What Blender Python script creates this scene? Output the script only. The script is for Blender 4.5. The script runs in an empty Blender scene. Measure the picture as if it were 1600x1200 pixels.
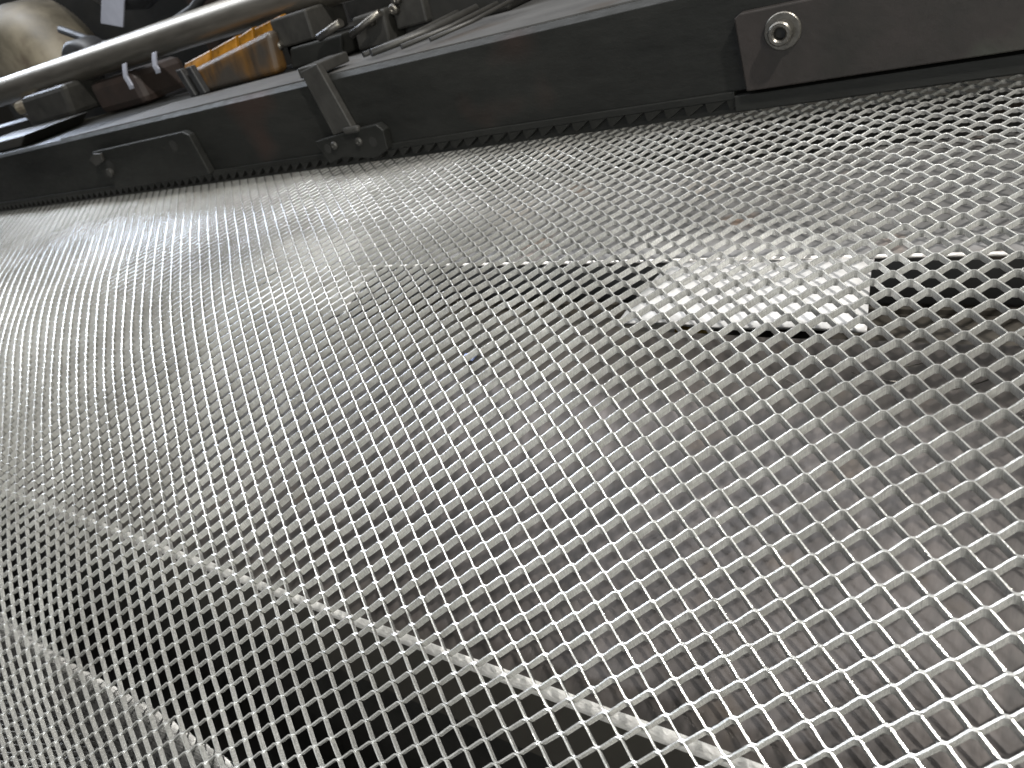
import bpy, bmesh, math, random
import numpy as np
from mathutils import Vector, Matrix

# ------------------------------------------------------------------ camera, world, lights, exposure
# 1 unit in the code = one long diamond pitch of the mesh = 1 cm; K turns it into metres
K = 0.01
S = 0.81                      # short pitch of the diamonds
PHI = 38.0                    # pitch of the camera: angles below are elevations about its optical axis
scene = bpy.context.scene
R = math.radians

def yz(al, rho):
    a = R(al - PHI)
    return rho * math.cos(a), rho * math.sin(a)

def cam_setup():
    e1 = Vector((-0.82272626, 0.07671003, -0.56323802))
    e2 = Vector((0.56080562, -0.05228886, -0.8262947))
    e3 = Vector((0.0928361609, 0.995681398, 0.0))
    X = -e1
    Y = e2 * math.cos(R(PHI)) + e3 * math.sin(R(PHI))
    Z = -e2 * math.sin(R(PHI)) + e3 * math.cos(R(PHI))
    cd = bpy.data.cameras.new("camera")
    cam = bpy.data.objects.new("camera", cd)
    scene.collection.objects.link(cam)
    m = Matrix((X, Y, Z)).to_4x4()          # rows: world axes in camera space -> camera to world
    cam.matrix_world = m
    cd.sensor_width = 36.0
    cd.lens = 1130.0 / 1600.0 * 36.0
    cd.clip_start = 0.01
    cd.clip_end = 50
    cd.dof.use_dof = True
    cd.dof.focus_distance = 0.235
    cd.dof.aperture_fstop = 28
    scene.camera = cam
cam_setup()

w = bpy.data.worlds.new("World")
scene.world = w
w.use_nodes = True
bg = w.node_tree.nodes["Background"]
bg.inputs[0].default_value = (0.80, 0.86, 1.0, 1)
bg.inputs[1].default_value = 0.025

def area(name, loc, target, sx, sy, power, col):
    ld = bpy.data.lights.new(name, 'AREA')
    ld.shape = 'RECTANGLE'
    ld.size = sx; ld.size_y = sy
    ld.energy = power; ld.color = col
    o = bpy.data.objects.new(name, ld)
    scene.collection.objects.link(o)
    o.location = loc
    d = Vector(target) - Vector(loc)
    o.rotation_euler = d.to_track_quat('-Z', 'Y').to_euler()
    return o
# hall lamps: one strong lamp overhead, a cool tube row beyond the press, a weak one behind the camera, then unseen fills added below
area("hall_lamp_key", (0.75, -0.15, 1.15), (-0.15, 0.14, -0.1), 0.06, 0.06, 40, (1.0, 0.975, 0.93))
area("hall_lamp_row", (-1.0, 0.45, 1.7), (-0.25, 0.18, -0.1), 0.14, 1.8, 30, (0.92, 0.95, 1.0))
area("hall_lamp_far", (-2.6, 1.35, 0.75), (-0.45, 0.25, -0.1), 1.0, 0.8, 60, (0.70, 0.80, 1.0))
area("hall_window_behind", (0.2, -2.4, 0.45), (-0.15, 0.15, -0.1), 3.2, 1.7, 27, (0.90, 0.95, 1.0))

area("fill_above", (-0.15, 0.45, 1.6), (-0.12, 0.15, -0.1), 0.10, 1.3, 7, (1.0, 0.99, 0.95))  # unseen fill, added to brighten the tops of the strands
area("fill_right", (1.5, -1.5, 0.35), (-0.1, 0.15, -0.12), 0.7, 0.7, 25, (1.0, 1.0, 0.86))  # no real window: fill added to light the strand walls
area("fill_left", (-2.6, 0.4, 1.5), (-0.45, 0.15, -0.1), 0.5, 0.8, 18, (0.84, 0.91, 1.0))  # unseen fill, added so the strand tops at left glint

scene.view_settings.view_transform = 'Standard'
scene.view_settings.look = 'None'
scene.view_settings.exposure = 0.0
scene.view_settings.gamma = 1.0
scene.cycles.max_bounces = 6

rnd = random.Random(7)
nr = np.random.default_rng(11)

# ------------------------------------------------------------------ materials
def nt(name):
    m = bpy.data.materials.new(name); m.use_nodes = True
    t = m.node_tree
    return m, t, t.nodes["Principled BSDF"]

def add(t, typ, **kw):
    n = t.nodes.new(typ)
    for k, v in kw.items():
        if k.startswith('i_'):
            n.inputs[k[2:].replace('_', ' ')].default_value = v
        else:
            setattr(n, k, v)
    return n

def surface(name, c1, c2, metallic, r1, r2, scale=60, bump=0.15, stretch=(1, 1, 1), spots=None, bscale=None, dist=0.0008):
    """a worn surface: two colours mixed by noise, roughness noise, fine relief, optional coloured stains"""
    m, t, p = nt(name)
    tc = add(t, 'ShaderNodeTexCoord'); mp = add(t, 'ShaderNodeMapping')
    mp.inputs['Scale'].default_value = stretch
    t.links.new(tc.outputs['Object'], mp.inputs['Vector'])
    n1 = add(t, 'ShaderNodeTexNoise', i_Scale=scale, i_Detail=6.0, i_Roughness=0.65)
    t.links.new(mp.outputs[0], n1.inputs['Vector'])
    cr = add(t, 'ShaderNodeValToRGB')
    cr.color_ramp.elements[0].position = 0.32; cr.color_ramp.elements[1].position = 0.68
    cr.color_ramp.elements[0].color = (*c1, 1); cr.color_ramp.elements[1].color = (*c2, 1)
    t.links.new(n1.outputs['Fac'], cr.inputs[0])
    col = cr.outputs[0]
    if spots:
        n3 = add(t, 'ShaderNodeTexNoise', i_Scale=spots[1], i_Detail=3.0)
        t.links.new(tc.outputs['Object'], n3.inputs['Vector'])
        c3 = add(t, 'ShaderNodeValToRGB')
        c3.color_ramp.elements[0].position = spots[2]; c3.color_ramp.elements[1].position = spots[2] + 0.12
        mx = add(t, 'ShaderNodeMix', data_type='RGBA')
        t.links.new(n3.outputs['Fac'], c3.inputs[0]); t.links.new(c3.outputs[0], mx.inputs[0])
        t.links.new(col, mx.inputs[6]); mx.inputs[7].default_value = (*spots[0], 1)
        col = mx.outputs[2]
    t.links.new(col, p.inputs['Base Color'])
    n2 = add(t, 'ShaderNodeTexNoise', i_Scale=bscale or scale * 4, i_Detail=5.0)
    t.links.new(mp.outputs[0], n2.inputs['Vector'])
    mr = add(t, 'ShaderNodeMapRange'); mr.inputs[3].default_value = r1; mr.inputs[4].default_value = r2
    t.links.new(n2.outputs['Fac'], mr.inputs[0]); t.links.new(mr.outputs[0], p.inputs['Roughness'])
    bp = add(t, 'ShaderNodeBump'); bp.inputs['Strength'].default_value = bump; bp.inputs['Distance'].default_value = dist
    t.links.new(n2.outputs['Fac'], bp.inputs['Height']); t.links.new(bp.outputs[0], p.inputs['Normal'])
    p.inputs['Metallic'].default_value = metallic
    return m

def strand_metal(name, base, rough, metallic=0.9):
    """freshly cut bright metal: fine sheared lines along and across each strand (UV runs along the strand)"""
    m, t, p = nt(name)
    uv = add(t, 'ShaderNodeUVMap'); uv.uv_map = 'UVMap'
    m1 = add(t, 'ShaderNodeMapping'); m1.inputs['Scale'].default_value = (3, 14, 1)
    m2 = add(t, 'ShaderNodeMapping'); m2.inputs['Scale'].default_value = (34, 1.2, 1)
    t.links.new(uv.outputs[0], m1.inputs[0]); t.links.new(uv.outputs[0], m2.inputs[0])
    n1 = add(t, 'ShaderNodeTexNoise', i_Scale=1.0, i_Detail=3.0)
    n2 = add(t, 'ShaderNodeTexNoise', i_Scale=1.0, i_Detail=3.0)
    t.links.new(m1.outputs[0], n1.inputs['Vector']); t.links.new(m2.outputs[0], n2.inputs['Vector'])
    ad = add(t, 'ShaderNodeMath', operation='ADD')
    t.links.new(n1.outputs['Fac'], ad.inputs[0]); t.links.new(n2.outputs['Fac'], ad.inputs[1])
    cr = add(t, 'ShaderNodeValToRGB')
    cr.color_ramp.elements[0].position = 0.36; cr.color_ramp.elements[1].position = 0.64
    cr.color_ramp.elements[0].color = (base[0] * .62, base[1] * .62, base[2] * .62, 1)
    cr.color_ramp.elements[1].color = (min(1, base[0] * 1.2), min(1, base[1] * 1.2), min(1, base[2] * 1.18), 1)
    hf = add(t, 'ShaderNodeMath', operation='MULTIPLY'); hf.inputs[1].default_value = 0.5
    t.links.new(ad.outputs[0], hf.inputs[0]); t.links.new(hf.outputs[0], cr.inputs[0])
    ge = add(t, 'ShaderNodeNewGeometry')
    gn = add(t, 'ShaderNodeTexNoise', i_Scale=9.0, i_Detail=6.0, i_Roughness=0.75)
    t.links.new(ge.outputs['Position'], gn.inputs['Vector'])
    gr = add(t, 'ShaderNodeValToRGB')
    gr.color_ramp.elements[0].position = 0.30; gr.color_ramp.elements[1].position = 0.60
    gr.color_ramp.elements[0].color = (0.62, 0.61, 0.60, 1); gr.color_ramp.elements[1].color = (1, 1, 1, 1)
    t.links.new(gn.outputs['Fac'], gr.inputs[0])
    mu = add(t, 'ShaderNodeMix', data_type='RGBA', blend_type='MULTIPLY'); mu.inputs[0].default_value = 1.0
    t.links.new(cr.outputs[0], mu.inputs[6]); t.links.new(gr.outputs[0], mu.inputs[7])
    t.links.new(mu.outputs[2], p.inputs['Base Color'])
    bp = add(t, 'ShaderNodeBump'); bp.inputs['Strength'].default_value = 0.35; bp.inputs['Distance'].default_value = 0.0002
    t.links.new(ad.outputs[0], bp.inputs['Height']); t.links.new(bp.outputs[0], p.inputs['Normal'])
    mr = add(t, 'ShaderNodeMapRange'); mr.inputs[3].default_value = rough - .1; mr.inputs[4].default_value = rough + .14
    t.links.new(n1.outputs['Fac'], mr.inputs[0]); t.links.new(mr.outputs[0], p.inputs['Roughness'])
    p.inputs['Metallic'].default_value = metallic
    return m

M = {}
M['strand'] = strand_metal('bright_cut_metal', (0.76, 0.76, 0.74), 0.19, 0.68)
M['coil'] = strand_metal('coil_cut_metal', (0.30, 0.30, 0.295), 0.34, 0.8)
M['plate'] = surface('worn_sheet_steel', (0.028, 0.025, 0.023), (0.085, 0.074, 0.068), 0.45, 0.30, 0.5, 150, 0.10, (1, .3, .3), ((0.06, 0.048, 0.038), 60, 0.63), 500, .0004)
M['tab'] = surface('scuffed_lit_tab', (0.46, 0.455, 0.45), (0.62, 0.61, 0.60), 0.3, 0.35, 0.6, 90, 0.4)  # paler than its plate: the light the tabs catch is in the colour
M['lip'] = surface('worn_edge_highlight', (0.66, 0.64, 0.62), (0.92, 0.90, 0.87), 0.35, 0.25, 0.45, 160, 0.8, (1, 1, 1), None, 500)  # worn metal, its near-white base paints in the edge's highlight
M['uplate'] = surface('galvanised_sheet', (0.10, 0.097, 0.095), (0.20, 0.195, 0.19), 0.5, 0.45, 0.62, 60, 0.3, (1, .4, .4), ((0.20, 0.14, 0.10), 22, 0.62), 200)
M['beam'] = surface('dark_painted_steel', (0.006, 0.0062, 0.0055), (0.020, 0.020, 0.018), 0.25, 0.34, 0.62, 22, 0.25, (.35, 1, 1), ((0.034, 0.020, 0.016), 9, 0.66), 300)
M['beam'].node_tree.nodes['Principled BSDF'].inputs['Specular IOR Level'].default_value = 0.3
M['beamtop'] = surface('lighter_steel_top', (0.055, 0.054, 0.053), (0.095, 0.093, 0.090), 0.3, 0.5, 0.7, 25, 0.2, (.4, 1, 1), ((0.06, 0.052, 0.045), 14, 0.6), 200)  # lighter grey than the rest of the beam
M['cover'] = surface('brownish_painted_plate', (0.013, 0.012, 0.010), (0.027, 0.021, 0.019), 0.3, 0.40, 0.6, 22, 0.15, (1, 1, 1), ((0.035, 0.04, 0.03), 18, 0.58), 260)
M['greypart'] = surface('grey_cast_part', (0.022, 0.021, 0.019), (0.042, 0.040, 0.036), 0.3, 0.4, 0.6, 50, 0.2)
M['bolt'] = surface('bolt_steel', (0.08, 0.075, 0.067), (0.15, 0.14, 0.124), 0.85, 0.3, 0.45, 120, 0.15)
M['black'] = surface('oily_black', (0.006, 0.006, 0.005), (0.012, 0.011, 0.009), 0.0, 0.5, 0.7, 30, 0.2)
M['web'] = surface('grimy_inner_web', (0.035, 0.031, 0.026), (0.07, 0.062, 0.05), 0.2, 0.4, 0.7, 60, 0.3)
M['panel'] = surface('dark_bed_panel', (0.026, 0.023, 0.018), (0.036, 0.032, 0.026), 0.0, 0.5, 0.65, 12, 0.08)
M['floor'] = surface('concrete_floor', (0.16, 0.155, 0.145), (0.24, 0.23, 0.215), 0.0, 0.4, 0.7, 14, 0.3)
M['shaft'] = surface('ground_steel_shaft', (0.22, 0.20, 0.17), (0.34, 0.31, 0.265), 0.9, 0.30, 0.44, 60, 0.1, (.15, 1, 1))
M['beige'] = surface('stained_beige_cover', (0.06, 0.051, 0.035), (0.16, 0.138, 0.098), 0.0, 0.45, 0.65, 18, 0.2, (1, 1, 1), ((0.09, 0.07, 0.05), 30, 0.58))
M['white'] = surface('white_plastic_strip', (0.26, 0.27, 0.32), (0.34, 0.35, 0.41), 0.0, 0.4, 0.5, 30, 0.05)
M['amber'] = surface('amber_guard', (0.014, 0.011, 0.008), (0.10, 0.046, 0.006), 0.0, 0.35, 0.6, 34, 0.2, (2, 1, .5), ((0.030, 0.025, 0.020), 17, 0.47))
M['amberglow'] = surface('amber_inner_sheet', (0.03, 0.014, 0.002), (0.30, 0.13, 0.008), 0.0, 0.2, 0.4, 45, 0.2)
M['brass'] = surface('dull_brass', (0.28, 0.18, 0.05), (0.5, 0.34, 0.1), 0.7, 0.3, 0.5, 60, 0.1)
M['red'] = surface('dark_red_block', (0.014, 0.010, 0.008), (0.022, 0.013, 0.010), 0.0, 0.5, 0.7, 30, 0.1)
M['hose'] = surface('dark_rubber', (0.009, 0.009, 0.010), (0.018, 0.018, 0.018), 0.0, 0.4, 0.6, 50, 0.1)
M['blue'] = surface('blue_glint', (0.35, 0.45, 0.95), (0.6, 0.7, 1.0), 0.0, 0.2, 0.3, 80, 0.05)  # a blue-white reflection put into the base colour

# ------------------------------------------------------------------ helpers
def tag(o, label=None, cat=None, group=None, kind=None):
    if label: o['label'] = label
    if cat: o['category'] = cat
    if group: o['group'] = group
    if kind: o['kind'] = kind
    return o

def empty(name, loc, label, cat, group=None):
    o = bpy.data.objects.new(name, None)
    o.empty_display_size = 0.01
    scene.collection.objects.link(o)
    o.location = Vector(loc) * K
    tag(o, label, cat, group)
    return o

def link(name, me, mat, parent=None, smooth=False):
    if mat is not None: me.materials.append(mat)
    o = bpy.data.objects.new(name, me)
    scene.collection.objects.link(o)
    if parent is not None:
        o.parent = parent
        o.matrix_parent_inverse = Matrix.Translation(-parent.matrix_world_loc) if False else Matrix.Identity(4)
    if smooth:
        for p in me.polygons: p.use_smooth = True
    return o

def world_offset(o):
    v = Vector((0, 0, 0))
    while o is not None:
        v += Vector(o.location); o = o.parent
    return v

def mesh_obj(name, verts, faces, mat, parent=None, smooth=False, bevel=0.0, seg=2, recentre=True):
    """verts in cm in the world frame; the object's origin is put at their centre"""
    V = np.array(verts, float) * K
    c = V.mean(0) if recentre else np.zeros(3)
    me = bpy.data.meshes.new(name)
    me.from_pydata([tuple(v) for v in (V - c)], [], faces)
    bm = bmesh.new(); bm.from_mesh(me)
    bmesh.ops.recalc_face_normals(bm, faces=bm.faces)
    if bevel > 0:
        bmesh.ops.bevel(bm, geom=[e for e in bm.edges if e.is_manifold and e.calc_face_angle(0) > 0.5], offset=bevel * K, segments=seg, affect='EDGES', profile=0.5)
    bm.to_mesh(me); bm.free()
    o = link(name, me, mat, parent, smooth)
    o.location = Vector(c) - (world_offset(parent) if parent else Vector((0, 0, 0)))
    if bevel > 0:
        for p in me.polygons: p.use_smooth = False
    return o

BOXF = [(0, 1, 2, 3), (7, 6, 5, 4), (0, 4, 5, 1), (1, 5, 6, 2), (2, 6, 7, 3), (3, 7, 4, 0)]
def box(name, x0, x1, y0, y1, z0, z1, mat, parent=None, bevel=0.05, shear=0.0, taper=0.0):
    """shear moves the top in x by shear"""
    v = [(x0, y0, z0), (x1, y0, z0), (x1, y1, z0), (x0, y1, z0),
         (x0 + shear, y0, z1), (x1 + shear, y0, z1), (x1 + shear, y1, z1), (x0 + shear, y1, z1)]
    return mesh_obj(name, v, BOXF, mat, parent, bevel=bevel)

def prism(name, poly, x0, x1, mat, parent=None, bevel=0.0, smooth=False):
    """closed profile in (y,z) extruded along x"""
    n = len(poly)
    v = [(x0, y, z) for y, z in poly] + [(x1, y, z) for y, z in poly]
    f = [tuple(range(n)), tuple(range(2 * n - 1, n - 1, -1))]
    for i in range(n):
        j = (i + 1) % n
        f.append((i, i + n, j + n, j))
    return mesh_obj(name, v, f, mat, parent, bevel=bevel, smooth=smooth)

def xprism(name, poly, y0, y1, mat, parent=None, bevel=0.0):
    """closed outline in (x,z) given a thickness in y"""
    n = len(poly)
    v = [(x, y0, z) for x, z in poly] + [(x, y1, z) for x, z in poly]
    f = [tuple(range(n)), tuple(range(2 * n - 1, n - 1, -1))]
    for i in range(n):
        j = (i + 1) % n
        f.append((i, i + n, j + n, j))
    return mesh_obj(name, v, f, mat, parent, bevel=bevel)

def tube(name, pts, r, mat, parent=None, n=12, caps=True):
    """round bar through points; r number or list"""
    P = [Vector(p) for p in pts]
    rr = r if isinstance(r, (list, tuple)) else [r] * len(P)
    v = []; f = []
    up = Vector((0, 0, 1))
    for i, p in enumerate(P):
        t = (P[min(i + 1, len(P) - 1)] - P[max(i - 1, 0)]).normalized()
        a = t.cross(up)
        if a.length < 0.05: a = t.cross(Vector((1, 0, 0)))
        a.normalize(); b = t.cross(a).normalized()
        for k in range(n):
            an = 2 * math.pi * k / n
            v.append(tuple(p + a * (math.cos(an) * rr[i]) + b * (math.sin(an) * rr[i])))
    for i in range(len(P) - 1):
        for k in range(n):
            f.append((i * n + k, i * n + (k + 1) % n, (i + 1) * n + (k + 1) % n, (i + 1) * n + k))
    if caps:
        f.append(tuple(range(n))); f.append(tuple((len(P) - 1) * n + k for k in range(n)))
    o = mesh_obj(name, v, f, mat, parent)
    for p in o.data.polygons: p.use_smooth = len(p.vertices) == 4
    return o

def ring(name, c, r0, r1, y0, y1, mat, parent=None, n=40, chamf=0.04):
    """a washer, sleeve or screw head whose axis is y: outer radius r1, hole radius r0"""
    prof = [(r0, y1), (r0, y0 + chamf), (r0 + chamf, y0), (r1 - chamf, y0), (r1, y0 + chamf), (r1, y1)]
    v = []; f = []
    m = len(prof)
    for k in range(n):
        a = 2 * math.pi * k / n
        for rad, y in prof:
            v.append((c[0] + rad * math.cos(a), y, c[1] + rad * math.sin(a)))
    for k in range(n):
        for j in range(m):
            f.append((k * m + j, k * m + (j + 1) % m, ((k + 1) % n) * m + (j + 1) % m, ((k + 1) % n) * m + j))
    o = mesh_obj(name, v, f, mat, parent)
    return o

# ------------------------------------------------------------------ the path of the mesh sheet (profile in the plane across the feed)
CH = [3.115, -0.181, 0.228, -0.023, 0.027]
T0, T1 = 0.3863945530448791, -0.9353190263290482
def build_profile():
    t = np.linspace(R(22.5), R(-47), 900)
    k = 2 * (t - T0) / (T1 - T0) - 1
    r = np.exp(np.polynomial.chebyshev.chebval(k, CH))
    Y = r * np.cos(t - R(PHI)); Z = r * np.sin(t - R(PHI))
    # straight on beyond both ends: back under the press, and down towards the coil
    d0 = np.array([Y[0] - Y[5], Z[0] - Z[5]]); d0 /= np.linalg.norm(d0)
    d1 = np.array([Y[-1] - Y[-6], Z[-1] - Z[-6]]); d1 /= np.linalg.norm(d1)
    q0 = np.linspace(9, 0.05, 60)[:, None]
    pre = np.array([Y[0], Z[0]]) + q0 * d0
    post = [np.array([Y[-1], Z[-1]])]
    a = math.atan2(d1[1], d1[0])
    for i in range(220):
        a -= 0.0
        post.append(post[-1] + 0.05 * np.array([math.cos(a), math.sin(a)]))
    P = np.vstack([pre, np.stack([Y, Z], 1), np.array(post[1:])])
    s = np.concatenate([[0], np.cumsum(np.linalg.norm(np.diff(P, axis=0), axis=1))])
    s -= s[60]
    tg = np.gradient(P, s, axis=0); tg /= np.linalg.norm(tg, axis=1)[:, None]
    N = np.stack([tg[:, 1], -tg[:, 0]], 1)      # towards the camera
    N = np.where((N @ np.array([0., 1.]))[:, None] < 0, -N, N)
    return P, s, N
PROF = build_profile()
def sheet_map(u, s, n):
    P, ss, N = PROF
    # the sheet is not quite flat: slow waves
    n = n + 0.04 * np.sin(u * 0.42 + s * 0.25) + 0.03 * np.sin(u * 0.9 - s * 0.5 + 1.3)
    y = np.interp(s, ss, P[:, 0]) + n * np.interp(s, ss, N[:, 0])
    z = np.interp(s, ss, P[:, 1]) + n * np.interp(s, ss, N[:, 1])
    return np.stack([u, y, z], -1)

# strand section: width vector d in (s, n), thickness TH, half length of the bond B
def height(s):                  # how high the strands stand
    return np.interp(s, [0, 7, 11, 16, 19, 26, 28, 30, 45], [.13, .15, .19, .24, .26, .255, .22, .17, .145])
def lean(s):                    # how far the strands lean along the feed, row by row
    return np.interp(s, [0, 8, 11, 16, 19, 22, 26, 29, 32, 45], [.06, .04, .0, -.05, -.10, -.125, -.12, -.03, .02, .02])
TH, BB = 0.045, 0.062
EPS = 0.07

def pieces(k, i_arr, fmap, jit, full=True):
    """half-period pieces of the ribbon k: from the middle of bond i to the middle of bond i+1.
    returns verts (n, m, 4, 3) and uv lengths (m,)"""
    i = np.asarray(i_arr)
    if full: h = np.array([0.0, BB * .8, BB * 1.35, 0.25, 0.5 - BB * 1.35, 0.5 - BB * .8, 0.5])
    else: h = np.array([0.0, BB, 0.5 - BB, 0.5])
    def bl(x):
        a = np.clip((x - BB) / (0.5 - 2 * BB), 0, 1)
        return a
    f = bl(h)
    if full:
        f[1] = 0.012; f[-2] = 1 - 0.012
    up0 = ((i + k) % 2 == 0)
    def node(ii):
        up = ((ii + k) % 2 == 0)
        r = np.where(up, k, k + 1)
        sg = np.where(up, 0.5, -0.5)
        j = jit[r % jit.shape[0], ii % jit.shape[1]]
        return (ii * 0.5 + j[:, 0], r * S / 2 + sg * TH * .96 + j[:, 1], sg * EPS + j[:, 2])
    a = node(i); b = node(i + 1)
    F = f[None, :]
    u = i[:, None] * 0.5 + h[None, :] + (a[0] - i * .5)[:, None] * (1 - F) + (b[0] - (i + 1) * .5)[:, None] * F
    s = a[1][:, None] * (1 - F) + b[1][:, None] * F
    n = a[2][:, None] * (1 - F) + b[2][:, None] * F
    C = np.stack([u, s, n], -1)
    # tangents
    T = np.zeros_like(C)
    T[:, 1:-1] = C[:, 2:] - C[:, :-2]
    T[:, 0] = [1, 0, 0]; T[:, -1] = [1, 0, 0]
    T /= np.linalg.norm(T, axis=-1)[..., None]
    D = np.stack([0 * s, lean(s), height(s)], -1)
    th = np.cross(T, D); th /= np.linalg.norm(th, axis=-1)[..., None]
    V = np.stack([C + D * .5 + th * TH / 2, C + D * .5 - th * TH / 2, C - D * .5 - th * TH / 2, C - D * .5 + th * TH / 2], 2)
    W = fmap(V[..., 0], V[..., 1], V[..., 2])
    return W, h

def ribbon_mesh(name, W, uvl, uoff):
    """W (n, m, 4, 3) -> one mesh (cm to m)"""
    n, m = W.shape[:2]
    V = W.reshape(-1, 3) * K
    base = (np.arange(n) * m * 4)[:, None, None]
    j = np.arange(m - 1)[None, :, None] * 4
    k = np.arange(4)[None, None, :]
    k2 = (k + 1) % 4
    A = base + j
    F = np.stack([A + k, A + 4 + k, A + 4 + k2, A + k2], -1).reshape(-1, 4)
    me = bpy.data.meshes.new(name)
    me.vertices.add(len(V)); me.vertices.foreach_set('co', V.astype(np.float32).ravel())
    me.loops.add(F.size); me.loops.foreach_set('vertex_index', F.astype(np.int32).ravel())
    me.polygons.add(len(F))
    me.polygons.foreach_set('loop_start', (np.arange(len(F)) * 4).astype(np.int32))
    try: me.polygons.foreach_set('loop_total', np.full(len(F), 4, np.int32))
    except Exception: pass
    uv = me.uv_layers.new(name='UVMap')
    L0 = (uoff[:, None] + uvl[None, :-1]); L1 = (uoff[:, None] + uvl[None, 1:])
    U = np.zeros((n, m - 1, 4, 4, 2), np.float32)
    ky = np.array([0.0, 0.2, 1.2, 1.4]); ky2 = np.array([0.2, 1.2, 1.4, 2.4])
    U[..., 0, 0] = L0[:, :, None]; U[..., 1, 0] = L1[:, :, None]; U[..., 2, 0] = L1[:, :, None]; U[..., 3, 0] = L0[:, :, None]
    U[..., 0, 1] = ky; U[..., 1, 1] = ky; U[..., 2, 1] = ky2; U[..., 3, 1] = ky2
    uv.data.foreach_set('uv', U.ravel())
    me.polygons.foreach_set('use_smooth', np.zeros(len(F), bool))
    me.update(); me.validate()
    return me

def cam_project(W):
    """to photo pixels (1600 wide)"""
    m = scene.camera.matrix_world.to_3x3().transposed()
    A = np.array([list(r) for r in m])
    c = W @ A.T
    z = -c[..., 2]
    return np.stack([800 + 1130 * c[..., 0] / z, 600 - 1130 * c[..., 1] / z], -1), z

def build_sheet():
    root = empty('expanded_metal_mesh', (-20, 17, -12), 'wide bright sheet of diamond mesh sliding out from under the dark press beam', 'metal mesh')
    jit = nr.normal(0, 1, (400, 800, 3)) * np.array([0.0055, 0.0050, 0.0060])
    k0, k1 = -16, int(46 / (S / 2))
    allW = []; allU = []
    far = []; farU = []
    for k in range(k0, k1):
        sk = (k + .5) * S / 2
        umin = -125 + max(0, sk) * 1.6
        un = max(umin, -38)
        i = np.arange(int(un * 2), 14)
        if sk > PROF[1][-1] - 0.8: break
        W, h = pieces(k, i, sheet_map, jit, True)
        allW.append(W); allU.append(np.stack([i * .5 + k * 7.3], 1)[:, 0])
        if umin < un:
            i = np.arange(int(umin * 2), int(un * 2))
            W2, h2 = pieces(k, i, sheet_map, jit, False)
            far.append(W2); farU.append(i * .5 + k * 7.3)
    W = np.concatenate(allW); U = np.concatenate(allU)
    W2 = np.concatenate(far); U2 = np.concatenate(farU)
    # the 300 strands that show largest become parts of their own
    cen = W.mean(2)
    px, z = cam_project(cen * K)
    ins = ((px[..., 0] > 0) & (px[..., 0] < 1600) & (px[..., 1] > 0) & (px[..., 1] < 1200)).mean(1)
    size = np.linalg.norm(px[:, 0] - px[:, -1], axis=-1) * (ins > 0.99)
    big = np.argsort(-size)[:300]
    mask = np.zeros(len(W), bool); mask[big] = True
    me = ribbon_mesh('strand_field', W[~mask], h, U[~mask])
    o = link('strand_field', me, M['strand'], root); o.location = -Vector(root.location)
    tag(o, kind='stuff')
    me = ribbon_mesh('far_strand_field', W2, h2, U2)
    o = link('far_strand_field', me, M['strand'], root); o.location = -Vector(root.location)
    tag(o, kind='stuff')
    for b in big:
        c = W[b].reshape(-1, 3).mean(0)
        me = ribbon_mesh('strand', (W[b] - c)[None], h, U[b:b + 1])
        o = link('strand', me, M['strand'], root)
        o.location = Vector(c) * K - Vector(root.location)
    return len(W) * (len(h) - 1) * 8 + len(W2) * 24
build_sheet()

# ------------------------------------------------------------------ structure: floor, dark inside of the machine, back wall
def struct(o):
    o['kind'] = 'structure'; return o
struct(box('floor', -400, 200, -150, 260, -60, -57, M['floor'], bevel=0))
struct(box('wall', -400, 200, 150, 156, -57, 260, M['panel'], bevel=0))

def coil_sheet():
    cy, cz = yz(-60.5, 42)
    root = empty('mesh_coil', (-60, cy, -57), 'grey coil of wound up mesh on the floor in the lower left corner', 'mesh coil')
    jit = nr.normal(0, 1, (300, 500, 3)) * 0.012
    n_t = 0
    for r, ph, u0, u1 in ((13.9, 0.0, -125, -6), (13.1, .13, -125, -6.4), (12.2, .31, -125, -6.8)):
        def cmap(u, s, n, r=r, ph=ph):
            rr = r + n + 0.12 * np.sin(u * .23 + ph * 20) + .1 * np.sin(s * .8 + u * .11)
            a = R(150) - s / r
            return np.stack([u + ph, cy + rr * np.cos(a), cz + rr * np.sin(a)], -1)
        Ws = []; Us = []
        for k in range(0, int(R(190) * r / (S / 2))):
            i = np.arange(int(u0 * 2), int(u1 * 2))
            W, h = pieces(k, i, cmap, jit, False)
            Ws.append(W); Us.append(i * .5 + k * 3.1)
        W = np.concatenate(Ws); U = np.concatenate(Us)
        me = ribbon_mesh('wound_layer', W, h, U)
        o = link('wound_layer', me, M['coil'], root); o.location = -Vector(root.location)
        tag(o, kind='stuff')
    # core tube the mesh is wound on
    tube('core_tube', [(-125, cy, cz), (-6, cy, cz)], 11.2, M['black'], root, 32)
coil_sheet()

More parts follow.
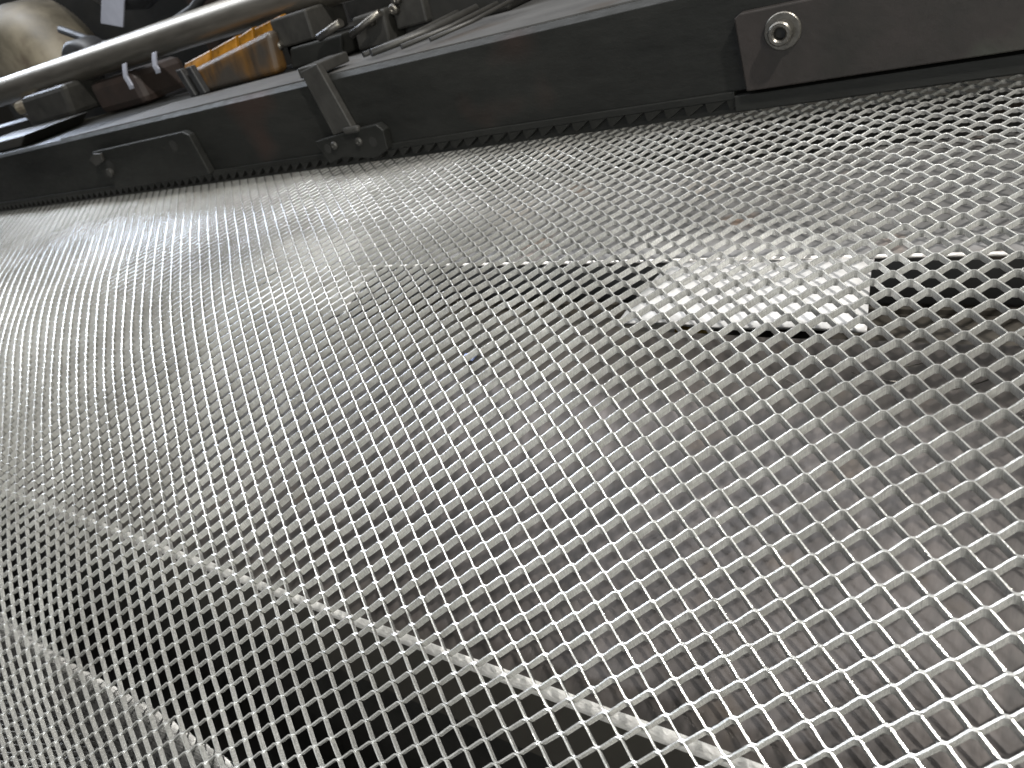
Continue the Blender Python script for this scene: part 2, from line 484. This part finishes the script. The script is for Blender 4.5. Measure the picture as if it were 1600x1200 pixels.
# ------------------------------------------------------------------ plates under the mesh
def lower_plate():
    root = empty('chute_plate', (-20, *yz(-25.8, 18.9)), 'worn brownish steel plate with a bright rolled near edge lying under the mesh', 'chute plate')
    ly, lz = yz(-25.5, 18.62)
    d = Vector((math.cos(R(58 - PHI)), math.sin(R(58 - PHI))))
    nrm = Vector((-d[1], d[0]))
    # section: flat part, rolled lip turning down, return under it; sheet 0.16 thick
    path = []
    L = 12.1; rr = 0.95
    for q in (L, L * .75, L * .5, L * .25, 0.85):
        path.append((ly + d[0] * q, lz + d[1] * q))
    cx_, cz_ = path[-1][0] - nrm[0] * rr, path[-1][1] - nrm[1] * rr
    a0 = math.atan2(nrm[1], nrm[0])
    for q in range(1, 13):
        a = a0 + R(112) * q / 12
        path.append((cx_ + rr * math.cos(a), cz_ + rr * math.sin(a)))
    ye, ze = path[-1]
    path.append((ye + .3, ze - .3))
    th = 0.14
    P = np.array(path); T = np.gradient(P, axis=0); T /= np.linalg.norm(T, axis=1)[:, None]
    N = np.stack([-T[:, 1], T[:, 0]], 1)
    inner = P + N * th
    # dents: build as grid with waves along x
    xs = np.arange(-130, 16, 0.5)
    V = []; F = []; m = len(P)
    for x in xs:
        for side in (P, inner):
            for q in range(m):
                dz = 0.035 * math.sin(x * .31 + q * .5) + 0.02 * math.sin(x * 1.3 + q)
                V.append((x, side[q][0], side[q][1] + dz))
    for a in range(len(xs) - 1):
        o_ = a * 2 * m; p_ = (a + 1) * 2 * m
        for q in range(m - 1):
            F.append((o_ + q, p_ + q, p_ + q + 1, o_ + q + 1))
            F.append((o_ + m + q, o_ + m + q + 1, p_ + m + q + 1, p_ + m + q))
        F.append((o_, o_ + m, p_ + m, p_)); F.append((o_ + m - 1, p_ + m - 1, p_ + 2 * m - 1, o_ + 2 * m - 1))
    o = mesh_obj('sheet', V, F, M['plate'], root, smooth=True)
    o.data.materials.append(M['lip'])
    for p in o.data.polygons:
        if all((v % (2 * m)) % m > 8 for v in p.vertices): p.material_index = 1
    return o
lower_plate()

def upper_plate():
    root = empty('notched_support_plate', (-40, *yz(11.4, 27)), 'pale plate with square tabs along its edge, close under the mesh', 'support plate')
    ey, ez = yz(11.4, 26.5)
    # runs back under the press
    by, bz = yz(20.8, 39.5)
    d = Vector((by - ey, bz - ez)).normalized(); n = Vector((-d[1], d[0]))
    L = 16
    t = .16
    xs = np.arange(-130, 16, 1.0); V = []; F = []
    qs = [0, 2, 4, 6, 8, 10, 13, L]
    m = len(qs)
    for x in xs:
        for off in (0, -t):
            for q in qs:
                dz = 0.04 * math.sin(x * .23 + q * .6) + .03 * math.sin(x * .71 + q * .35)
                V.append((x, ey + d[0] * q + n[0] * off, ez + d[1] * q + n[1] * off + dz * min(1, q / 2)))
    for a in range(len(xs) - 1):
        o_ = a * 2 * m; p_ = o_ + 2 * m
        for q in range(m - 1):
            F.append((o_ + q, p_ + q, p_ + q + 1, o_ + q + 1))
            F.append((o_ + m + q, o_ + m + q + 1, p_ + m + q + 1, p_ + m + q))
        F.append((o_, o_ + m, p_ + m, p_)); F.append((o_ + m - 1, p_ + m - 1, p_ + 2 * m - 1, o_ + 2 * m - 1))
    mesh_obj('sheet', V, F, M['uplate'], root, smooth=True)
    tube('edge_glint_strip', [(-130, ey - .02, ez + .03), (16, ey - .02, ez + .03)], 0.075, M['lip'], root, 10)  # bright strip added to paint the highlight along the plate edge
    # tabs: bent down towards the viewer below the edge, curled up a little at the end
    ty, tz = yz(6.4, 23.7)
    for c in (-7.4, -29.9, -52.4, -75.0, -97.5, -120.0):
        V = []; F = []
        nx, nq = 13, 8
        for off in (0, 1):
            for q in range(nq):
                f_ = q / (nq - 1)
                w0 = 3.45 + .35 * f_ + .5 * max(0, .15 - f_)
                for j in range(nx):
                    x = c + (j / (nx - 1) * 2 - 1) * w0 - (0.55 * f_ if j < nx / 2 else -.05 * f_)
                    y = ey + (ty - ey) * f_ + .05 * math.sin(j * 1.1 + c)
                    z = ez + (tz - ez) * f_ + .12 * math.sin(math.pi * f_) + .04 * math.sin(j * .9 + c) - .2 * max(0, f_ - .8) - .01
                    V.append((x, y, z - off * .13))
        g = nx * nq
        for q in range(nq - 1):
            for j in range(nx - 1):
                a = q * nx + j
                F.append((a, a + 1, a + nx + 1, a + nx)); F.append((g + a, g + a + nx, g + a + nx + 1, g + a + 1))
        for j in range(nx - 1):
            F.append((j, g + j, g + j + 1, j + 1)); b = (nq - 1) * nx + j
            F.append((b, b + 1, g + b + 1, g + b))
        for q in range(nq - 1):
            a = q * nx; F.append((a, a + nx, g + a + nx, g + a)); b = a + nx - 1
            F.append((b, g + b, g + b + nx, b + nx))
        mesh_obj('tab', V, F, M['tab'], root, smooth=True)
upper_plate()

def machine_bed():
    # dark body between and under the plates
    ly, lz = yz(-25.7, 18.65)
    root = empty('machine_bed', (-40, ly + 6, lz - 8), 'dark brown front panel of the machine bed below the rolled plate edge', 'machine bed')
    py, pz = ly + 1.1, lz - 1.0
    prism('panel', [(py, pz), (py + .4, pz), (py + .9, pz - 6.9), (py + .5, pz - 6.9)], -130, 16, M['panel'], root)
    uy, uz = yz(4.0, 24.2)
    box('bed_body', -130, 16, py + 1.3, 62, -57, pz - 7.2, M['black'], root, bevel=.1)  # machine body, added to block lamp light and keep the gap black
    prism('rear_web', [(uy + 4, uz - 8), (uy + 4.4, uz - 8), (uy + 4.4, uz - .5), (uy + 4, uz - .5)], -130, 16, M['web'], root)
    prism('ledge', [(uy + .3, uz - .9), (uy + 4, uz - .7), (uy + 4, uz - 1.1), (uy + .3, uz - 1.3)], -130, 16, M['web'], root)
    prism('tray_bottom', [(py + 1, pz - 3.2), (uy + 4, uz - 7.5), (uy + 4, uz - 8), (py + 1, pz - 3.8)], -130, 16, M['black'], root)
machine_bed()

# small things and a painted glint on the lower plate and behind the tabs
def on_plate(x, q):
    ly, lz = yz(-25.5, 18.62)
    return (x, ly + math.cos(R(20)) * q, lz + math.sin(R(20)) * q + .08)
for n_, (x, q, dx, ang, lab) in enumerate(((-2.3, 10.9, 1.1, .3, 'thin bright wire sliver, topmost of the slivers beside the dark gap at the right edge'),
                          (-3.0, 10.4, 1.3, -.2, 'thin curved wire sliver on the worn plate, just left of the brightest one'),
                          (-1.0, 10.3, 1.2, .5, 'thin hooked wire sliver nearest the right edge of the picture'),
                          (-5.2, 10.1, 1.0, -.5, 'thin dull wire sliver farthest left of the slivers below the pale tab'))):
    pts = []
    for j in range(9):
        f_ = j / 8 - .5
        p = on_plate(x + f_ * dx, q + f_ * ang + .9 * f_ * f_)
        pts.append((p[0], p[1], p[2] + .25 - f_ * f_ * .6))
    tag(tube('wire_sliver', pts, 0.022, M['bolt'], n=5), lab, 'metal sliver', 'metal slivers on the worn plate')
def chip(name, x, q, sz, mat, lab, cat):  # small flat flake, carries the painted blue glint
    p = on_plate(x, q)
    o = mesh_obj(name, [(p[0] - sz, p[1] - sz * .4, p[2]), (p[0] + sz * .8, p[1] - sz * .5, p[2] + .02), (p[0] + sz, p[1] + sz * .5, p[2] + .1), (p[0] - sz * .7, p[1] + sz * .35, p[2] + .12),
                        (p[0] - sz, p[1] - sz * .4, p[2] - .06), (p[0] + sz * .8, p[1] - sz * .5, p[2] - .04), (p[0] + sz, p[1] + sz * .5, p[2] + .04), (p[0] - sz * .7, p[1] + sz * .35, p[2] + .06)], BOXF, mat, bevel=.01)
    return tag(o, lab, cat)
chip('blue_glint_flake', -17.3, 10.4, .32, M['blue'], 'small pale blue glint, painted on a flake under the mesh near the middle of the picture', 'painted glint')  # a pale blue reflection made as a coloured flake
cy_, cz_ = yz(5.1, 24.4)
for x, lab in ((-9.2, 'small dull yellow brass fitting in the dark gap below the wide pale tab'), (-29.0, 'tiny yellow brass fitting in the dark gap below the second pale tab from the right')):
    o = box('brass_fitting', x - .7, x + .6, cy_, cy_ + .5, cz_ - .5, cz_ + .35, M['brass'], bevel=.1, shear=.1); tag(o, lab, 'brass fitting')

# ------------------------------------------------------------------ the press beam
BY, BZ = yz(22.3, 34.5)          # lower front edge of the beam
BH = 5.37
def beam():
    root = empty('press_beam', (-40, BY + 6, BZ), 'massive dark painted press beam running above the mesh exit', 'press beam')
    c = .28
    prof = [(BY + .35, BZ + .1), (BY + .35, BZ + .75), (BY, BZ + .95), (BY, BZ + BH - c), (BY + c, BZ + BH), (BY + 12.8, BZ + BH), (BY + 12.8, BZ + .1)]
    prism('body', prof, -135, 18, M['beam'], root, bevel=.03)
    # lighter grey strip on the beam top
    v = [(-69.3, BY + .3), (18, BY + .3), (18, BY + 12.6), (-33.5, BY + 12.6), (-36.5, BY + 6.7), (-60, BY + 6.0), (-64, BY + 3.4), (-66.5, BY + 1.4)]
    n = len(v)
    V = [(x, y, BZ + BH + .004) for x, y in v] + [(x, y, BZ + BH + .08) for x, y in v]
    F = [tuple(range(n)), tuple(range(2 * n - 1, n - 1, -1))] + [(i, (i + 1) % n, (i + 1) % n + n, i + n) for i in range(n)]
    mesh_obj('top_strip', V, F, M['beamtop'], root)
    # front ledge line and lower blade holder
    box('blade_holder', -135, -10.9, BY - .16, BY + .3, BZ + .62, BZ + .96, M['beam'], root, bevel=.04)
    #box('lower_die', -135, 18, BY + 1.0, BY + 9, BZ - 2.6, BZ - .55, M['black'], root, bevel=.1)
    box('blade', -135, 18, BY + .36, BY + .66, BZ - .1, BZ + .6, M['beam'], root, bevel=.02)
    # toothed knife: one tooth per diamond
    t0 = None
    for i in range(-96, 16):
        x = i * 1.0 + .22
        V = [(x - .5, BY + .34, BZ + .62), (x + .46, BY + .34, BZ + .62), (x + .46, BY - .14, BZ + .62), (x - .5, BY - .14, BZ + .62),
             (x - .42, BY + .34, BZ + .16), (x - .30, BY + .34, BZ + .10), (x - .34, BY - .06, BZ + .14), (x - .46, BY - .06, BZ + .20)]
        if t0 is None:
            t0 = mesh_obj('tooth', V, BOXF, M['beam'], root, bevel=.015)
            x00 = x
        else:
            o = bpy.data.objects.new('tooth', t0.data); scene.collection.objects.link(o); o.parent = root
            o.location = t0.location + Vector(((x - x00) * K, 0, 0))
    # cover plate on the right with a socket screw
    f = BY - .55
    o = xprism('cover_plate', [(-10.45, BZ + 3.95), (-10.2, BZ + 4.1), (18, BZ + 4.1), (18, BZ + .98), (-10.25, BZ + .98)], f, BY - .003, M['cover'], root, bevel=.06)
    tag(o, 'brownish cover plate held by a socket screw and washer')
    cx, cz = -8.55, BZ + 3.15
    wsh = ring('washer', (cx, cz), .40, .73, f - .13, f - .003, M['bolt'], o)
    scr = ring('socket_screw', (cx, cz), .24, .47, f - .62, f - .01, M['bolt'], o, chamf=.06)
    ring('screw_rim', (cx, cz), .23, .33, f - .66, f - .60, M['bolt'], scr) if False else None
    ring('socket', (cx, cz), .001, .235, f - .22, f - .12, M['black'], o, chamf=.0005)
    # dark joint and strip under the cover plate
    box('lower_strip', -10.9, 18, BY - .30, BY + .3, BZ + .1, BZ + .80, M['beam'], root, bevel=.05)
    # left cover plate with two holes
    f = BY - .6
    o = xprism('cover_plate', [(-64.6, BZ + 3.7), (-63.9, BZ + 4.0), (-50.6, BZ + 4.1), (-50.0, BZ + 3.8), (-49.8, BZ + .85), (-63.2, BZ + .75)], f, BY - .003, M['beam'], root, bevel=.08)
    tag(o, 'long dark cover plate with a recessed hole at each end')
    ring('bolt_head', (-62.6, BZ + 2.2), .001, .36, f - .3, f - .003, M['greypart'], o)
    ring('hole', (-62.3, BZ + 2.7), .001, .45, f - .02, f - .004, M['black'], o, chamf=.0005)
    ring('hole', (-52.4, BZ + 3.3), .001, .42, f - .02, f - .003, M['black'], o, chamf=.0005)
    tag(xprism('corner_block', [(-64.5, BZ + 3.5), (-63.4, BZ + 3.9), (-62.3, BZ + 3.8), (-62.5, BZ + 3.2), (-63.9, BZ + 2.9)], f - .25, f - .003, M['greypart'], o, bevel=.05))
    # strap with foot
    f = BY - .5
    o = xprism('strap', [(-36.5, BZ + 6.0), (-34.9, BZ + 6.2), (-34.0, BZ + 2.3), (-35.8, BZ + 2.05)], f, BY - .003, M['greypart'], root, bevel=.07)
    tag(o, 'upright grey strap bolted over the beam edge')
    box('strap_head', -36.7, -35.0, f + .05, BY + 2.4, BZ + 5.6, BZ + 6.2, M['greypart'], root, bevel=.08)
    foot = xprism('strap_foot', [(-37.5, BZ + 1.9), (-35.2, BZ + 2.1), (-31.9, BZ + 2.3), (-31.5, BZ + 1.9), (-31.7, BZ + .75), (-33.0, BZ + .35), (-35.6, BZ + .7), (-37.0, BZ + .4)], f - .12, BY - .006, M['beam'], root, bevel=.06)
    for x in (-36.6, -32.6):
        ring('foot_hole', (x, BZ + 1.35), .001, .3, f - .14, f - .123, M['black'], foot, chamf=.0005)
    for x in (-35.9, -33.7):
        ring('rivet', (x, BZ + 1.5), .001, .26, f - .28, f - .123, M['greypart'], foot, chamf=.08)
    box('weld', -34.6, -33.3, f - .3, f + .1, BZ + 2.05, BZ + 2.45, M['greypart'], foot, bevel=.14)
beam()

# ------------------------------------------------------------------ things standing behind the beam
TY, TZ = BY, BZ + BH             # front top edge of the beam
def at(t, x, h): return (x, TY + t, TZ + h)

# round shaft
ay, az = yz(39.55, 44)
by_, bz_ = yz(38.75, 44)
sh = tube('body', [(-150, *yz(39.75, 44)), (-120, ay, az), (-60, *yz(39.0, 44)), (-45, by_, bz_), (-34, *yz(38.5, 44))], 1.32, M['shaft'], None, 40)
r = empty('steel_shaft', (-80, ay, az - 1.3), 'shiny round steel shaft running across behind the press beam', 'shaft')
sh.parent = r; sh.location = sh.location - r.location
for i, x in enumerate((-36.5,)):
    o = tube('collar', [(x - 1.6, *yz(38.55, 44)), (x + 1.2, *yz(38.5, 44))], 1.7, M['greypart'], r, 28)

# amber guard box
r = empty('amber_guard', at(7.5, -53, 0.1), 'translucent amber guard box standing on the beam beneath the shaft', 'machine guard')
V = [(-58.6, TY + 6.7, TZ + .1), (-46.9, TY + 6.7, TZ + .1), (-46.9, TY + 8.1, TZ + .1), (-58.6, TY + 8.1, TZ + .1),
     (-58.2, TY + 7.0, TZ + 1.9), (-46.4, TY + 7.0, TZ + 3.0), (-46.4, TY + 8.1, TZ + 3.0), (-58.2, TY + 8.1, TZ + 1.9)]
mesh_obj('guard_body', V, BOXF, M['amber'], r, bevel=.45, seg=4)
for k_, (x0, x1, h0, h1) in enumerate(((-60.2, -56.2, 2.5, 2.9), (-56.0, -52.4, 2.9, 3.3), (-52.2, -50.2, 3.2, 3.5), (-50.0, -46.6, 3.4, 3.7))):
    V = [(x0, TY + 8.2, TZ + 1.6), (x1, TY + 8.2, TZ + 1.9), (x1, TY + 9.4, TZ + 1.9), (x0, TY + 9.4, TZ + 1.6),
         (x0 + .3, TY + 8.7, TZ + h0), (x1 + .3, TY + 8.7, TZ + h1), (x1 + .3, TY + 9.3, TZ + h1), (x0 + .3, TY + 9.3, TZ + h0)]
    mesh_obj('amber_sheet', V, BOXF, M['amberglow'], r, bevel=.08)
for x in (-57.6, -56.2):
    box('guard_rib', x, x + .7, TY + 6.2, TY + 6.8, TZ + .1, TZ + 2.3, M['hose'], r, bevel=.1, shear=-.4)

def block(name, x0, x1, t0, t1, h0, h1, mat, label, cat, shear=0, bolt=None, bv=.15):
    r = empty(name, at((t0 + t1) / 2, (x0 + x1) / 2, h0), label, cat)
    box('block_body', x0, x1, TY + t0, TY + t1, TZ + h0, TZ + h1, mat, r, bevel=bv, shear=shear)
    if bolt:
        for (bx, bh, br) in bolt:
            ring('bolt_head', (bx, TZ + bh), .001, br, TY + t0 - .45, TY + t0 - .003, M['bolt'], r, n=16, chamf=.1)
    return r
cb = block('clamp_block', -47.2, -43.2, 8.0, 12, 1.6, 3.6, M['greypart'], 'square grey clamp block right of the amber guard box', 'clamp block', shear=.2, bolt=[(-46.8, 1.85, .35)])
box('block_base', -46.0, -40.5, TY + 7.4, TY + 12, TZ + .1, TZ + 1.5, M['beam'], cb, bevel=.15, shear=.6)
block('stop_block', -39.4, -36.4, 8.0, 11, .1, 2.2, M['greypart'], 'grey stop block with rounded corner beside the upright strap', 'stop block', shear=.4, bolt=[(-37.2, 1.7, .3)])
block('stop_block', -35.9, -33.2, 8.6, 12, .7, 2.9, M['greypart'], 'brownish stop block with a bright bolt, to the right of the rounded grey one', 'stop block', shear=.2, bolt=[(-35.4, 2.0, .35), (-34.9, 2.5, .28)])
bb = block('bearing_block', -90, -80.4, 8.0, 13, .9, 3.9, M['greypart'], 'pale grey bearing block below the shaft at the left', 'bearing block', shear=1.2, bv=.5)
box('block_base', -96.0, -79.0, TY + 1.2, TY + 8.0, TZ + .1, TZ + 1.0, M['greypart'], bb, bevel=.15, shear=2.0)
block('red_block', -78.6, -70.2, 10, 16, .1, 3.2, M['red'], 'dark reddish block between the grey bearing block and the white clip', 'machine block', bv=.7)
block('cream_knob', -93.5, -90.4, 9.0, 12, 2.2, 3.7, M['beige'], 'small cream knob below the shaft at the far left', 'knob', bv=.6)
# white clips
for (x, t, h0, h1, lab) in ((-67.8, 8, 1.8, 3.9, 'thin curved white clip under the shaft, the left one'), (-62.8, 8, 2.4, 4.0, 'small white clip under the shaft, the right one beside the amber box')):
    pts = [at(t, x + .5, h1), at(t - .1, x + .2, h1 - .5), at(t - .15, x - .1, h1 - 1.0), at(t - .1, x - .1, h0 + .3), at(t, x - .35, h0)]
    V = []; F = []
    for p in pts:
        V += [(p[0] - .3, p[1], p[2]), (p[0] + .3, p[1], p[2]), (p[0] + .3, p[1] + .2, p[2]), (p[0] - .3, p[1] + .2, p[2])]
    for j in range(len(pts) - 1):
        for k_ in range(4):
            F.append((j * 4 + k_, j * 4 + (k_ + 1) % 4, j * 4 + 4 + (k_ + 1) % 4, j * 4 + 4 + k_))
    F += [(0, 1, 2, 3), tuple(len(V) - 4 + q for q in range(4))]
    tag(mesh_obj('white_clip', V, F, M['white'], bevel=.04), lab, 'clip', 'white clips under the shaft')
# rods and cables on the beam behind the strap
cab = ((-33.6, 2.2, -31.0, 9.5, .16, 'thin dark rod lying nearest the strap behind the beam edge'), (-32.4, 1.6, -29.0, 8.5, .22, 'grey rod slanting across the beam top, second from the strap'),
       (-30.0, 1.6, -26.8, 7.5, .14, 'short grey rod slanting across the beam top, third from the strap'), (-28.0, 1.8, -25.4, 7.0, .12, 'thin grey rod slanting across the beam top, farthest from the strap'))
for x0, t0_, x1, t1_, rr, lab in cab:
    tag(tube('slanting_rod', [at(t0_, x0, .25 + rr), at((t0_ + t1_) / 2, (x0 + x1) / 2, .5), at(t1_, x1, .8)], rr, M['greypart'], n=10), lab, 'rod', 'rods lying across the beam top')
r = empty('dark_housing', at(11, -28, 0.1), 'black boxy housing on the beam top to the right of the stop blocks', 'housing')
box('housing_body', -36, -27.2, TY + 9.2, TY + 12.5, TZ + .1, TZ + 3.0, M['black'], r, bevel=.2, shear=1.5)
tube('clevis_pin', [at(6.8, -41.4, 1.7), at(6.9, -39.0, 2.2)], .28, M['bolt'], r, 12)
tube('link_rod', [at(7, -38.6, 1.3), at(7.6, -36.0, 2.1)], .24, M['bolt'], r, 12)

# beige rounded cover, top left
def lathe_y(name, c, prof, mat, parent=None, n=36, sx=1.0, tilt=0.0):
    V = []; F = []; m = len(prof)
    for k_ in range(n):
        a = 2 * math.pi * k_ / n
        for rad, y in prof:
            x = rad * math.cos(a) * sx; z = rad * math.sin(a)
            V.append((c[0] + x * math.cos(tilt) - z * math.sin(tilt), c[1] + y, c[2] + x * math.sin(tilt) + z * math.cos(tilt)))
    for k_ in range(n):
        for j in range(m - 1):
            F.append((k_ * m + j, k_ * m + j + 1, ((k_ + 1) % n) * m + j + 1, ((k_ + 1) % n) * m + j))
    F.append(tuple(k_ * m for k_ in range(n))); F.append(tuple(k_ * m + m - 1 for k_ in reversed(range(n))))
    return mesh_obj(name, V, F, mat, parent, smooth=True)
o = lathe_y('beige_cover', at(22, -110, 6.0), [(5.2, -3.0), (6.6, -2.4), (7.6, -1.0), (8.0, 1.0), (8.0, 5.0)], M['beige'], sx=1.25, tilt=-.5)
tag(o, 'stained beige rounded cover behind the shaft in the upper left corner', 'cover')
o = lathe_y('dark_pulley', at(15.5, -86, 4.6), [(1.2, -1.2), (2.5, -1.2), (2.9, -.8), (2.9, 1.5), (2.4, 2.0)], M['hose'], sx=1.2)
tag(o, 'dark round pulley half hidden behind the shaft', 'pulley')
o = xprism('white_tag', [(-86.6, TZ + 8.3), (-83.0, TZ + 7.2), (-80.4, TZ + 9.4), (-80.2, TZ + 9.9), (-75.0, TZ + 13.5), (-79.0, TZ + 14.5), (-83.8, TZ + 10.6)], TY + 19.6, TY + 19.8, M['white'], bevel=.03)
tag(o, 'pale folded white tag hanging down behind the shaft', 'tag')
tag(tube('hose', [at(26, -100, 16), at(24, -92, 13), at(22, -86, 10.5), at(21.5, -80, 9.5), at(22, -72, 11.5), at(24, -66, 15)], 1.5, M['hose'], n=16), 'dark rubber hose looping behind the white tag', 'hose')
r = empty('rear_frame', at(40, -70, 0), 'dark brown frame plates of the machine far behind the shaft', 'machine frame')
box('frame_plate', -150, -20, TY + 34, TY + 36, TZ - 8, TZ + 40, M['black'], r, bevel=.2)
box('frame_rail', -150, -40, TY + 20, TY + 26, TZ - 3, TZ + 1.2, M['black'], r, bevel=.2)
box('frame_post', -74, -68, TY + 22, TY + 27, TZ - 3, TZ + 30, M['red'], r, bevel=.3)
box('frame_post', -60, -55, TY + 20, TY + 25, TZ - 3, TZ + 30, M['hose'], r, bevel=.3)

# cables behind the shaft
for pts, rr, lab in (([(-92, 18, 9), (-84, 17, 6.2), (-76, 17, 5.2), (-68, 18, 6.4), (-60, 20, 10)], .45, 'thick dark cable sagging behind the shaft, the lower of two'),
                     ([(-82, 24, 14), (-74, 22, 10.2), (-66, 22, 9.0), (-56, 23, 10.5), (-48, 25, 14)], .32, 'thinner dark cable sagging behind the shaft, the upper of two')):
    tag(tube('cable', [at(p[1], p[0], p[2]) for p in pts], rr, M['hose'], n=10), lab, 'cable', 'cables behind the shaft')
